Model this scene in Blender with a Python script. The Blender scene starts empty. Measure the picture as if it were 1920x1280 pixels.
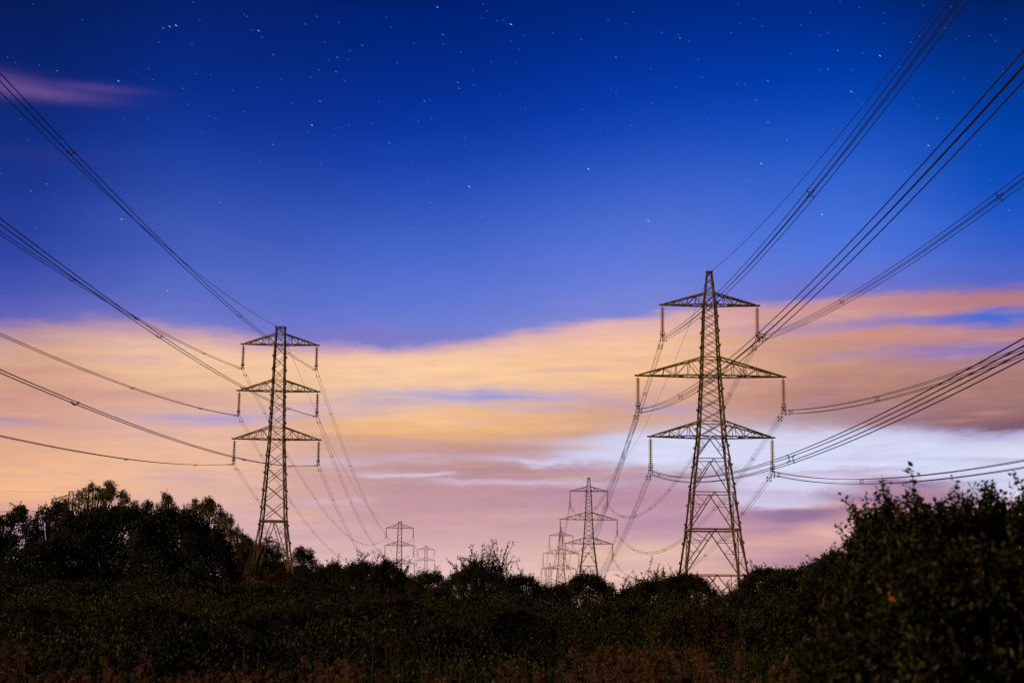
import bpy, math, random
import numpy as np
from mathutils import Vector, Matrix

SC = bpy.context.scene
COL = SC.collection
CAMZ = 2.0
FPX, PITCH, ROLL = 2848.6, 0.1721, 0.0103      # focal length in 1920-px units, camera tilt, camera roll

# ------------------------------------------------------------------ camera
_f = Vector((0, math.cos(PITCH), math.sin(PITCH)))
_r0 = Vector((1, 0, 0)); _u0 = Vector((0, -math.sin(PITCH), math.cos(PITCH)))
_r = _r0 * math.cos(ROLL) + _u0 * math.sin(ROLL)
_u = _u0 * math.cos(ROLL) - _r0 * math.sin(ROLL)
cam = bpy.data.cameras.new('camera'); camo = bpy.data.objects.new('camera', cam); COL.objects.link(camo)
camo.matrix_world = Matrix(((_r.x, _u.x, -_f.x, 0), (_r.y, _u.y, -_f.y, 0), (_r.z, _u.z, -_f.z, CAMZ), (0, 0, 0, 1)))
cam.sensor_width = 36; cam.lens = FPX / 1920 * 36; cam.clip_start = 0.1; cam.clip_end = 30000
cam.dof.use_dof = True; cam.dof.focus_distance = 180; cam.dof.aperture_fstop = 4.0
SC.camera = camo
SC.render.resolution_x, SC.render.resolution_y = 1024, 682

def at(px, py, Y):
    """world point at forward distance Y on the sight line of photo pixel px, py"""
    d = _f * FPX + _r * (px - 960) + _u * (640 - py)
    d = d * (Y / d.y)
    return Vector((d.x, d.y, d.z + CAMZ))

# ------------------------------------------------------------------ exposure
vs = SC.view_settings
vs.view_transform = 'Standard'; vs.look = 'None'; vs.exposure = 0; vs.gamma = 1; vs.use_curve_mapping = False

# ------------------------------------------------------------------ sky
def lin(c):
    o = []
    for v in c:
        v = v / 255.0
        o.append(v / 12.92 if v <= .04045 else ((v + .055) / 1.055) ** 2.4)
    return tuple(o) + (1.0,)

world = bpy.data.worlds.new('World'); SC.world = world; world.use_nodes = True
N = world.node_tree.nodes; LK = world.node_tree.links; N.clear()

def sock(node, i, v):
    if isinstance(v, (int, float)): node.inputs[i].default_value = v
    elif isinstance(v, tuple): node.inputs[i].default_value = v
    else: LK.new(v, node.inputs[i])
def M(op, a, b=0.0, c=None, clamp=False):
    n = N.new('ShaderNodeMath'); n.operation = op; n.use_clamp = clamp
    sock(n, 0, a); sock(n, 1, b)
    if c is not None: sock(n, 2, c)
    return n.outputs[0]
def mixc(f, a, b):
    n = N.new('ShaderNodeMix'); n.data_type = 'RGBA'; n.clamp_factor = True
    sock(n, 0, f); sock(n, 6, a); sock(n, 7, b)
    return n.outputs[2]
def smooth(v, a, b):
    n = N.new('ShaderNodeMapRange'); n.interpolation_type = 'SMOOTHSTEP'
    sock(n, 0, v); sock(n, 1, a); sock(n, 2, b)
    return n.outputs[0]

D2 = 180 / math.pi
def sky_dir(x, y):
    d = (_f * FPX + _r * (x - 960) + _u * (640 - y)).normalized()
    return math.atan2(d.x, d.y) * D2, math.asin(d.z) * D2
def elev(y, x=960): return sky_dir(x, y)[1]
def azim(x, y=640): return sky_dir(x, y)[0]

tc = N.new('ShaderNodeTexCoord'); sep = N.new('ShaderNodeSeparateXYZ'); LK.new(tc.outputs['Generated'], sep.inputs[0])
dx, dy, dz = sep.outputs
az0 = M('MULTIPLY', M('ARCTAN2', dx, dy), D2)
el0 = M('MULTIPLY', M('ARCSINE', dz), D2)

def noise(vx, vy, scale, detail=3.0, rough=.5, seed=0.0):
    cx = N.new('ShaderNodeCombineXYZ'); sock(cx, 0, vx); sock(cx, 1, vy); sock(cx, 2, seed)
    n = N.new('ShaderNodeTexNoise'); n.inputs['Scale'].default_value = scale
    n.inputs['Detail'].default_value = detail; n.inputs['Roughness'].default_value = rough
    LK.new(cx.outputs[0], n.inputs['Vector'])
    return M('SUBTRACT', n.outputs[0], .5)
azs = M('MULTIPLY', az0, .10)
streak = noise(azs, el0, 1.3, 4.0, .55, 3.1)              # long thin wind-drawn streaks
streak2 = noise(M('MULTIPLY', az0, .12), M('ADD', el0, M('MULTIPLY', az0, -.02)), 3.6, 5.0, .62, 8.4)
streak3 = noise(M('MULTIPLY', az0, .11), M('ADD', el0, M('MULTIPLY', az0, -.035)), 1.7, 5.0, .6, 15.2)
soft = noise(M('MULTIPLY', az0, .35), el0, .45, 3.0, .5, 5.7)
edgy = noise(M('MULTIPLY', az0, .28), M('MULTIPLY', el0, .8), 1.6, 4.0, .6, 22.7)
calm = M('ADD', .12, M('MULTIPLY', smooth(el0, elev(470), elev(580)), .88))       # clear blue above the deck stays even
el = M('ADD', el0, M('MULTIPLY', calm, M('ADD', M('ADD', M('MULTIPLY', streak, .55), M('MULTIPLY', streak2, .30)), M('MULTIPLY', edgy, .62))))
az = M('ADD', az0, M('MULTIPLY', soft, 3.0))

# edge of the cloud deck runs up and down along the horizon
EDGE = [(-700, 618), (0, 612), (200, 606), (420, 628), (640, 650), (820, 648), (950, 632), (1080, 612), (1220, 592), (1380, 572), (1560, 556), (1750, 547), (1920, 545), (2600, 545)]
cur = N.new('ShaderNodeFloatCurve')
cm = cur.mapping; cc = cm.curves[0]
A0, A1 = azim(-700), azim(2600)
pts = [((azim(x) - A0) / (A1 - A0), .5 + (elev(y, x) - elev(600)) / 4) for x, y in EDGE]
cc.points[0].location = pts[0]; cc.points[1].location = pts[-1]
for p in pts[1:-1]: cc.points.new(*p)
cm.update()
sock(cur, 1, M('DIVIDE', M('SUBTRACT', az0, A0), A1 - A0))
shift = M('MULTIPLY', M('SUBTRACT', cur.outputs[0], .5), 4.0)
wgt = smooth(el0, elev(800), elev(690))
els = M('SUBTRACT', el, M('MULTIPLY', shift, wgt))        # deck edge sits at y = 600 in this coordinate
E0, E1 = -3.0, 90.0
def tpos(x, y):
    w = min(1.0, max(0.0, (y - 690) / 110.0)); w = w * w * (3 - 2 * w)
    return (elev(y) * (1 - w) + elev(y, x) * w - E0) / 27.0
fac = M('DIVIDE', M('SUBTRACT', els, E0), 27.0)

COLS = [
 (-250, [(-200,(3,18,62)),(0,(5,24,78)),(250,(14,38,112)),(400,(30,52,138)),(520,(50,68,158)),(585,(88,90,176)),(612,(160,128,160)),(650,(205,155,135)),(720,(198,145,128)),(780,(205,152,132)),(850,(226,165,130)),(910,(240,180,132)),(960,(205,152,148)),(1010,(180,142,165)),(1140,(200,150,140))]),
 (0, [(-200,(3,20,68)),(0,(6,28,90)),(100,(8,33,102)),(250,(16,44,126)),(400,(36,60,150)),(520,(62,80,172)),(585,(100,102,186)),(612,(178,142,164)),(645,(214,166,144)),(700,(212,160,136)),(760,(206,152,134)),(800,(214,162,144)),(850,(230,172,138)),(900,(243,184,138)),(940,(232,174,142)),(970,(205,155,152)),(1010,(186,148,170)),(1140,(205,160,150))]),
 (400, [(-200,(3,24,85)),(0,(5,34,110)),(200,(15,50,146)),(400,(60,88,182)),(520,(88,108,196)),(585,(112,120,202)),(606,(196,156,178)),(632,(238,192,162)),(690,(238,192,154)),(750,(226,178,158)),(800,(226,180,160)),(850,(230,182,158)),(900,(226,182,162)),(950,(220,176,168)),(1000,(216,176,178)),(1060,(226,186,182)),(1140,(226,186,178))]),
 (800, [(-200,(0,26,95)),(0,(0,36,122)),(200,(14,56,162)),(400,(66,98,198)),(520,(98,120,210)),(588,(120,130,208)),(604,(206,166,180)),(622,(246,200,166)),(680,(248,200,156)),(730,(228,190,168)),(775,(240,192,142)),(815,(222,168,126)),(850,(196,152,144)),(880,(188,144,148)),(920,(192,148,154)),(970,(202,158,164)),(1020,(214,172,174)),(1070,(230,192,190)),(1140,(230,190,184))]),
 (1200, [(-200,(0,26,95)),(0,(0,38,124)),(200,(10,60,170)),(400,(70,104,205)),(520,(102,124,216)),(590,(124,134,212)),(608,(222,176,176)),(640,(240,190,160)),(690,(244,194,148)),(735,(226,172,142)),(775,(208,158,140)),(805,(202,150,132)),(835,(192,150,152)),(880,(180,138,152)),(930,(186,142,164)),(980,(200,156,164)),(1040,(226,184,170)),(1090,(232,190,172)),(1140,(228,180,168))]),
 (1560, [(-200,(0,24,88)),(0,(0,36,118)),(200,(0,60,168)),(400,(54,100,206)),(540,(88,118,216)),(592,(112,116,206)),(612,(200,150,160)),(645,(206,152,140)),(700,(198,146,128)),(760,(182,132,122)),(796,(164,122,132)),(809,(196,186,222)),(825,(214,216,244)),(885,(214,218,246)),(905,(204,188,218)),(925,(190,150,165)),(960,(208,162,164)),(1010,(198,150,158)),(1060,(196,146,152)),(1140,(200,150,150))]),
 (1920, [(-200,(0,12,48)),(0,(0,22,76)),(100,(0,36,106)),(300,(0,64,164)),(480,(36,88,198)),(580,(84,104,200)),(606,(172,118,136)),(640,(188,130,132)),(690,(176,126,132)),(740,(172,126,120)),(780,(146,104,108)),(800,(120,86,108)),(812,(180,172,212)),(835,(214,220,246)),(915,(210,216,246)),(940,(196,176,205)),(965,(186,140,152)),(1010,(190,140,150)),(1140,(190,140,148))]),
]
prev = None
for i, (x, stops) in enumerate(COLS):
    rp = N.new('ShaderNodeValToRGB'); cr = rp.color_ramp; cr.interpolation = 'LINEAR'
    blue = [q for q in stops if q[0] <= 592]; rest = [q for q in stops if q[0] > 592]
    by = np.array([q[0] for q in blue], float); bc = np.array([q[1] for q in blue], float)
    sl = np.gradient(bc, by, axis=0); fine = []
    for yq in np.linspace(by[0], by[-1], 15):                  # smooth curve through the blue colours
        k = min(max(int(np.searchsorted(by, yq)) - 1, 0), len(by) - 2); hh = by[k + 1] - by[k]; t = (yq - by[k]) / hh
        cq = (2*t**3-3*t**2+1)*bc[k] + (t**3-2*t**2+t)*hh*sl[k] + (-2*t**3+3*t**2)*bc[k+1] + (t**3-t**2)*hh*sl[k+1]
        fine.append((float(yq), tuple(np.clip(cq, 0, 255))))
    stops = fine + rest
    st = sorted((tpos(x, y), c) for y, c in stops)
    cr.elements[0].position = st[0][0]; cr.elements[0].color = lin(st[0][1])
    cr.elements[1].position = min(1.0, st[-1][0]); cr.elements[1].color = lin(st[-1][1])
    for p, c in st[1:-1]:
        e = cr.elements.new(min(1.0, p)); e.color = lin(c)
    LK.new(fac, rp.inputs[0])
    if prev is None: prev = rp.outputs[0]
    else:
        prev = mixc(smooth(az, azim(COLS[i-1][0]), azim(x)), prev, rp.outputs[0])

# wisps and gaps: x, y, half width, half height, colour, strength, softness
BLOBS = [
 (880,742,190,15,(172,164,210),.75), (930,742,90,9,(152,154,216),.8), (640,768,170,9,(196,170,200),.7), (400,783,120,10,(166,156,214),.85),
 (20,790,60,9,(172,140,190),.7), (760,757,90,6,(170,160,206),.6), (560,782,90,7,(176,160,206),.6), (700,776,60,5,(188,166,200),.6), (1000,768,90,6,(176,156,200),.6), (1040,744,60,6,(180,164,206),.55), (1130,752,70,5,(190,164,196),.5), (1235,765,70,9,(176,160,206),.7), (1130,725,130,14,(216,176,176),.4),
 (1850,596,170,14,(72,108,214),1.0), (1640,603,90,8,(120,118,206),.5), (1800,655,120,22,(142,118,192),.85), (1600,668,90,9,(176,140,172),.6), (1480,612,120,12,(160,130,186),.5),
 (1690,630,150,14,(206,142,128),.7), (1750,566,220,12,(186,126,132),.6),
 (640,864,100,9,(208,186,208),.6), (775,856,70,6,(206,182,204),.45), (740,887,55,5,(216,200,226),.7), (800,884,50,4,(222,210,236),.8),
 (985,842,140,13,(196,146,138),.8), (1040,864,150,6,(214,202,232),.9), (1150,858,140,11,(214,210,240),.95), (1150,832,150,12,(206,196,226),.9), (1230,845,110,34,(212,214,244),1.0), (1330,842,160,34,(214,218,246),1.0), (1430,842,160,38,(214,218,246),1.0),
 (1000,905,170,6,(212,188,214),.75), (870,897,70,4,(214,192,216),.6), (1120,915,120,5,(204,172,190),.6), (640,942,60,5,(214,186,206),.5),
 (1560,884,120,4,(186,150,184),.8), (1500,892,120,5,(176,138,164),.7), (1290,890,200,8,(180,140,156),.8),
 (1490,915,120,38,(214,212,240),1.0,2), (1440,938,60,22,(212,204,234),.9), (1860,905,140,34,(212,214,242),.9,2), (1860,862,110,6,(190,178,214),.5),
 (1690,950,120,46,(190,142,156),1.0,2), (1600,985,210,34,(200,150,158),1.0,2), (1700,908,85,9,(148,116,156),.9), (1600,932,90,9,(156,124,166),.85), (1480,966,110,15,(142,112,152),.95,1.5), (1760,935,60,22,(160,124,156),.7),
 (1560,1000,120,16,(226,176,168),.95), (1680,972,90,12,(218,168,166),.6), (1610,1048,230,20,(170,126,150),.8), (1430,1014,70,26,(216,168,168),.7), (1430,988,46,12,(172,130,158),.7),
 (1900,950,60,18,(190,140,150),.7),
 (1110,1000,140,18,(190,148,178),.5), (1240,985,120,20,(180,138,172),.6), (1230,1035,110,22,(232,190,174),.8), (1010,1012,70,12,(222,178,176),.6), (1010,965,140,10,(212,168,172),.6),
 (880,695,300,18,(252,208,158),.5), (850,790,250,24,(244,190,134),.6), (1200,690,220,20,(246,196,150),.4),
 (250,742,180,9,(198,146,134),.5), (120,700,140,7,(196,140,128),.4), (80,900,200,30,(250,190,138),.5), (300,860,200,20,(238,186,150),.5), (20,985,120,12,(176,144,176),.7),
 (700,630,160,10,(134,116,190),.6), (1480,585,170,10,(214,150,150),.4),
 (70,173,115,13,(112,82,150),.65), (0,156,70,20,(112,80,146),.6), (175,164,80,8,(96,74,152),.5), (60,292,160,16,(46,54,132),.35),
]
colr = prev
for x, y, rx, ry, c, s, *sharp in BLOBS:
    a, b = azim(x, y), elev(y, x)
    ra = (azim(x + rx) - azim(x - rx)) / 2; rb = (elev(y - ry, x) - elev(y + ry, x)) / 2
    u = M('MULTIPLY', M('SUBTRACT', az, a), 1 / ra)
    ev = el
    v = M('MULTIPLY', M('SUBTRACT', ev, b), 1 / rb)
    r2 = M('MULTIPLY_ADD', u, u, M('MULTIPLY', v, v))
    if sharp: r2 = M('POWER', r2, sharp[0])
    mk = M('MULTIPLY', M('POWER', 2.718, M('MULTIPLY', r2, -.9)), s)
    colr = mixc(mk, colr, lin(c))
# slight streaky unevenness inside the cloud
cl_ = smooth(els, elev(590), elev(640))
colr = mixc(M('MULTIPLY', M('MULTIPLY', smooth(streak3, .02, .26), cl_), .42), colr, lin((186, 152, 190)))
colr = mixc(M('MULTIPLY', M('MULTIPLY', smooth(streak3, -.04, -.26), cl_), .24), colr, lin((240, 194, 158)))
cloudy = smooth(els, elev(590), elev(640))
br = M('ADD', 1.0, M('MULTIPLY', cloudy, M('ADD', M('MULTIPLY', streak2, .30), M('MULTIPLY', soft, .12))))
vm = N.new('ShaderNodeVectorMath'); vm.operation = 'SCALE'; LK.new(colr, vm.inputs[0]); LK.new(br, vm.inputs['Scale'])
# away from the city glow the sky is darker: behind the viewer, overhead, and the ground below the horizon
side = smooth(M('ABSOLUTE', az0), 28.0, 80.0)
dim = M('SUBTRACT', 1.0, M('MULTIPLY', side, .86))
dim = M('MULTIPLY', dim, M('SUBTRACT', 1.0, M('MULTIPLY', smooth(el0, 24.0, 60.0), .7)))
dim = M('MULTIPLY', dim, M('SUBTRACT', 1.0, M('MULTIPLY', smooth(el0, -.5, -3.0), .95)))
vm2 = N.new('ShaderNodeVectorMath'); vm2.operation = 'SCALE'; LK.new(vm.outputs[0], vm2.inputs[0]); LK.new(dim, vm2.inputs['Scale'])
bg = N.new('ShaderNodeBackground'); bg.inputs['Strength'].default_value = 1.0
LK.new(vm2.outputs[0], bg.inputs['Color'])
ow = N.new('ShaderNodeOutputWorld'); LK.new(bg.outputs[0], ow.inputs['Surface'])
try: world.cycles.sampling_method = 'MANUAL'; world.cycles.sample_map_resolution = 1024
except Exception: pass

# ------------------------------------------------------------------ the glow of the town: one low, warm sun
sun = bpy.data.lights.new('sun', 'SUN'); sun.energy = 1.7; sun.angle = math.radians(6); sun.color = (1.0, .66, .30)
suno = bpy.data.objects.new('sun', sun); COL.objects.link(suno)
suno.rotation_euler = Vector((.86, .46, -.27)).to_track_quat('-Z', 'Y').to_euler()

# ------------------------------------------------------------------ helpers
def tag(o, label=None, cat=None, group=None, kind=None):
    if label: o['label'] = label
    if cat: o['category'] = cat
    if group: o['group'] = group
    if kind: o['kind'] = kind
    return o
def empty(name, loc, rz=0.0):
    o = bpy.data.objects.new(name, None); COL.objects.link(o); o.location = loc; o.rotation_euler = (0, 0, rz)
    o.empty_display_size = .3
    return o
def children(o): return [c for c in bpy.data.objects if c.parent == o]
def copy_tree(o, parent=None):
    c = o.copy(); COL.objects.link(c)
    if parent is not None: c.parent = parent
    for ch in list(o.children): copy_tree(ch, c)
    return c

class MB:
    def __init__(self): self.v = []; self.f = []; self.mi = []
    def add(self, vs, fs, mi=0):
        b = len(self.v); self.v += [tuple(p) for p in vs]
        for f in fs: self.f.append([i + b for i in f]); self.mi.append(mi)
    def bar(self, a, b, w, h=None, mi=0):
        a = Vector(a); b = Vector(b); d = (b - a)
        if d.length < 1e-6: return
        d.normalize(); h = h or w
        up = Vector((0, 0, 1)) if abs(d.z) < .9 else Vector((0, 1, 0))
        s = d.cross(up).normalized() * w / 2; t = s.cross(d).normalized() * h / 2
        vs = [p + q for p in (a, b) for q in (-s - t, s - t, s + t, -s + t)]
        self.add(vs, [(3, 2, 1, 0), (4, 5, 6, 7), (0, 1, 5, 4), (1, 2, 6, 5), (2, 3, 7, 6), (3, 0, 4, 7)], mi)
    def angle(self, a, b, w, sx, sy, mi=0):
        """an L-section steel angle: two flanges meeting on the outer corner"""
        a = Vector(a); b = Vector(b); t = w * .16
        def prism(dx, dy):
            q = [Vector((0, 0, 0)), Vector((dx, 0, 0)), Vector((dx, dy, 0)), Vector((0, dy, 0))]
            vs = [a + p for p in q] + [b + p for p in q]
            self.add(vs, [(3, 2, 1, 0), (4, 5, 6, 7), (0, 1, 5, 4), (1, 2, 6, 5), (2, 3, 7, 6), (3, 0, 4, 7)], mi)
        prism(-sx * w, -sy * t); prism(-sx * t * 1.02, -sy * w)
    def tube(self, pts, rad, n=6, mi=0, cap=True):
        pts = [Vector(p) for p in pts]
        if not hasattr(rad, '__len__'): rad = [rad] * len(pts)
        b = len(self.v); up = None
        for i, p in enumerate(pts):
            d = (pts[min(i + 1, len(pts) - 1)] - pts[max(i - 1, 0)]).normalized()
            if up is None: up = Vector((0, 0, 1)) if abs(d.z) < .9 else Vector((1, 0, 0))
            s = d.cross(up)
            if s.length < 1e-4: s = d.cross(Vector((0, 1, .1)))
            s.normalize(); t = s.cross(d)
            for k in range(n):
                a = 2 * math.pi * k / n
                self.v.append(tuple(p + (s * math.cos(a) + t * math.sin(a)) * rad[i]))
        for i in range(len(pts) - 1):
            for k in range(n):
                k2 = (k + 1) % n
                self.f.append([b + i * n + k, b + i * n + k2, b + (i + 1) * n + k2, b + (i + 1) * n + k]); self.mi.append(mi)
        if cap:
            self.f.append([b + k for k in range(n)][::-1]); self.mi.append(mi)
            e = b + (len(pts) - 1) * n
            self.f.append([e + k for k in range(n)]); self.mi.append(mi)
    def build(self, name, mats, parent=None, smooth_=False):
        me = bpy.data.meshes.new(name); me.from_pydata(self.v, [], self.f)
        for m in (mats if isinstance(mats, (list, tuple)) else [mats]): me.materials.append(m)
        if any(self.mi): me.polygons.foreach_set('material_index', self.mi)
        if smooth_: me.polygons.foreach_set('use_smooth', [True] * len(me.polygons))
        me.update()
        o = bpy.data.objects.new(name, me); COL.objects.link(o)
        if parent is not None: o.parent = parent
        return o

# ------------------------------------------------------------------ materials
def mat(name):
    m = bpy.data.materials.new(name); m.use_nodes = True
    nt = m.node_tree; b = nt.nodes['Principled BSDF']
    return m, nt, b
def noisy(name, c1, c2, scale, rough=.6, metal=0.0, spec=.5, bump=0.0):
    m, nt, b = mat(name)
    t = nt.nodes.new('ShaderNodeTexCoord'); n = nt.nodes.new('ShaderNodeTexNoise'); n.inputs['Scale'].default_value = scale
    n.inputs['Detail'].default_value = 5
    nt.links.new(t.outputs['Object'], n.inputs['Vector'])
    r = nt.nodes.new('ShaderNodeValToRGB'); r.color_ramp.elements[0].position = .35; r.color_ramp.elements[1].position = .68
    r.color_ramp.elements[0].color = tuple(c1) + (1,); r.color_ramp.elements[1].color = tuple(c2) + (1,)
    nt.links.new(n.outputs[0], r.inputs[0]); nt.links.new(r.outputs[0], b.inputs['Base Color'])
    b.inputs['Roughness'].default_value = rough; b.inputs['Metallic'].default_value = metal
    b.inputs['Specular IOR Level'].default_value = spec
    if bump:
        bp = nt.nodes.new('ShaderNodeBump'); bp.inputs['Strength'].default_value = bump
        nt.links.new(n.outputs[0], bp.inputs['Height']); nt.links.new(bp.outputs[0], b.inputs['Normal'])
    return m
def leafmat(name, cols, rough=.55, trans=.25, spec=.3):
    """cols: 3-4 base colours picked per leaf; part of the light passes through the leaf"""
    m, nt, b = mat(name)
    g = nt.nodes.new('ShaderNodeNewGeometry'); r = nt.nodes.new('ShaderNodeValToRGB')
    cr = r.color_ramp
    while len(cr.elements) < len(cols): cr.elements.new(.5)
    for i, (p, c) in enumerate(cols):
        cr.elements[i].position = p; cr.elements[i].color = tuple(c) + (1,)
    nt.links.new(g.outputs['Random Per Island'], r.inputs[0])
    nt.links.new(r.outputs[0], b.inputs['Base Color'])
    b.inputs['Roughness'].default_value = rough; b.inputs['Specular IOR Level'].default_value = spec
    tr = nt.nodes.new('ShaderNodeBsdfTranslucent'); nt.links.new(r.outputs[0], tr.inputs[0])
    mx = nt.nodes.new('ShaderNodeMixShader'); mx.inputs[0].default_value = trans
    nt.links.new(b.outputs[0], mx.inputs[1]); nt.links.new(tr.outputs[0], mx.inputs[2])
    nt.links.new(mx.outputs[0], nt.nodes['Material Output'].inputs[0])
    return m

STEEL = noisy('galvanised_steel', (.20, .125, .06), (.38, .245, .12), 1.3, .6, .35)
STEEL2 = noisy('weathered_steel', (.20, .135, .08), (.38, .27, .165), 1.3, .6, .35)
WIRE = noisy('aged_aluminium', (.035, .03, .03), (.06, .05, .045), .4, .6, .3)
FIT = noisy('fitting_steel', (.05, .04, .03), (.10, .08, .05), 3, .5, .5)
PORC = noisy('brown_porcelain', (.72, .38, .05), (.85, .50, .09), 6, .25, 0, .6)
PORC2 = noisy('dark_porcelain', (.28, .16, .06), (.40, .24, .10), 6, .25, 0, .6)
CONC = noisy('concrete', (.25, .24, .22), (.36, .34, .31), 3, .9)
BARK = noisy('bark', (.03, .022, .015), (.07, .05, .035), 8, .9, bump=.4)
CANE = noisy('bramble_cane', (.05, .02, .015), (.09, .045, .03), 8, .8)
GROUND = noisy('scrub_soil', (.018, .016, .008), (.04, .034, .016), .8, .95, bump=.5)
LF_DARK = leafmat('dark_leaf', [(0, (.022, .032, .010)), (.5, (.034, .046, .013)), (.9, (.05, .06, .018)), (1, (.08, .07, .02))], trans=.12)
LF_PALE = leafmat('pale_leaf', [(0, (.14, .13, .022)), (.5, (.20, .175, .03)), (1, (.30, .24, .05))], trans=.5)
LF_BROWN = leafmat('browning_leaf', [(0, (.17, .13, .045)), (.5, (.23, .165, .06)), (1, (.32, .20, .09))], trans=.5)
LF_THORN = leafmat('thorn_leaf', [(0, (.02, .024, .009)), (.6, (.036, .036, .013)), (1, (.06, .042, .018))], trans=.12)
LF_BRAM = leafmat('bramble_leaf', [(0, (.018, .029, .007)), (.55, (.037, .056, .012)), (.9, (.05, .066, .015)), (.97, (.07, .08, .02)), (1, (.22, .18, .06))], rough=.45, trans=.12, spec=.25)
LF_BRAM2 = leafmat('bramble_leaf_yellowing', [(0, (.034, .036, .008)), (.6, (.06, .058, .013)), (.94, (.08, .07, .018)), (1, (.22, .16, .05))], rough=.5, trans=.12, spec=.25)
LF_BRAM3 = leafmat('bramble_leaf_deep', [(0, (.010, .014, .005)), (.7, (.019, .026, .007)), (1, (.03, .034, .010))], rough=.5, trans=.1, spec=.25)
LF_NEAR = leafmat('near_leaf', [(0, (.014, .016, .005)), (.6, (.026, .030, .008)), (.97, (.05, .052, .014)), (.994, (.07, .07, .018)), (.997, (.26, .075, .02)), (1, (.32, .10, .02))], rough=.5, trans=.12)
LF_RUST = leafmat('rust_leaf', [(0, (.055, .018, .009)), (1, (.10, .03, .014))], trans=.15)
LF_RED = leafmat('red_leaf', [(0, (.045, .013, .008)), (1, (.085, .02, .011))], trans=.1)
LF_WEED = leafmat('dry_seedhead', [(0, (.075, .038, .027)), (.5, (.15, .078, .055)), (1, (.34, .19, .145))], rough=.9, trans=.2, spec=.1)
LF_WEEDLEAF = leafmat('withered_leaf', [(0, (.025, .014, .009)), (.7, (.06, .032, .018)), (1, (.12, .06, .035))], rough=.9, trans=.15, spec=.1)
LF_STALK = noisy('dry_stalk', (.10, .07, .03), (.18, .12, .05), 5, .9)

# ------------------------------------------------------------------ the two lines of towers: where they stand
TR = [Vector((28.32, 214.03, CAMZ - 2.34))]
for (px, py, Y) in ((1104, 895.6, 556.0), (1052, 988, 890.0), (1031, 1054, 1185.0)):
    p = at(px, py, Y); TR.append(Vector((p.x, p.y, p.z - 50)))
TL = [Vector((-37.10, 239.82, CAMZ + 3.57))]
for (px, py, Y) in ((750, 977.5, 662.0), (799, 1022.5, 1090.0)):
    p = at(px, py, Y); TL.append(Vector((p.x, p.y, p.z - 40)))
p = at(133.5, 921, 537.0); TF = Vector((p.x, p.y, p.z - 40))

# ------------------------------------------------------------------ ground
KN = [(p.x, p.y, p.z) for p in TR + TL + [TF]] + [(x, y, 0.0) for x in (-60, -25, 0, 25, 60) for y in (-20, 25, 60, 95)] + \
     [(-45, 130, 1.0), (-80, 110, .6), (70, 140, 0.0), (0, 150, .6), (160, 260, 0.0), (-200, 200, 2.0), (0, 330, 1.0)]
KN = np.array(KN)
def _rbf(d): return np.exp(-(d / 130.0) ** 2)
_K = _rbf(np.hypot(KN[:, None, 0] - KN[None, :, 0], KN[:, None, 1] - KN[None, :, 1])) + np.eye(len(KN)) * 1e-2
_W = np.linalg.solve(_K, KN[:, 2])
def ground_z(x, y):
    x = np.asarray(x, float); y = np.asarray(y, float)
    return (_rbf(np.hypot(x[..., None] - KN[:, 0], y[..., None] - KN[:, 1])) * _W).sum(-1)
def gz(x, y): return float(ground_z(x, y))
def axis(lo, hi, n): 
    t = np.linspace(-1, 1, n); return np.sign(t) * (np.abs(t) ** 2.6) * (hi - lo) / 2 + (hi + lo) / 2
gx = axis(-3200, 3200, 131); gy = np.concatenate([np.linspace(-400, -30, 12), np.linspace(-15, 330, 90), np.geomspace(345, 3200, 45)])
XX, YY = np.meshgrid(gx, gy); ZZ = ground_z(XX, YY)
nx, ny = len(gx), len(gy)
gv = np.stack([XX, YY, ZZ], -1).reshape(-1, 3)
gf = [(j * nx + i, j * nx + i + 1, (j + 1) * nx + i + 1, (j + 1) * nx + i) for j in range(ny - 1) for i in range(nx - 1)]
me = bpy.data.meshes.new('ground'); me.from_pydata(gv.tolist(), [], gf); me.materials.append(GROUND)
me.polygons.foreach_set('use_smooth', [True] * len(me.polygons))
go = bpy.data.objects.new('ground', me); COL.objects.link(go); go['kind'] = 'structure'

# ------------------------------------------------------------------ pylons
def interp(tab, z):
    for (a, wa), (b, wb) in zip(tab, tab[1:]):
        if z <= b: return wa + (wb - wa) * (z - a) / (b - a)
    return tab[-1][1]

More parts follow.
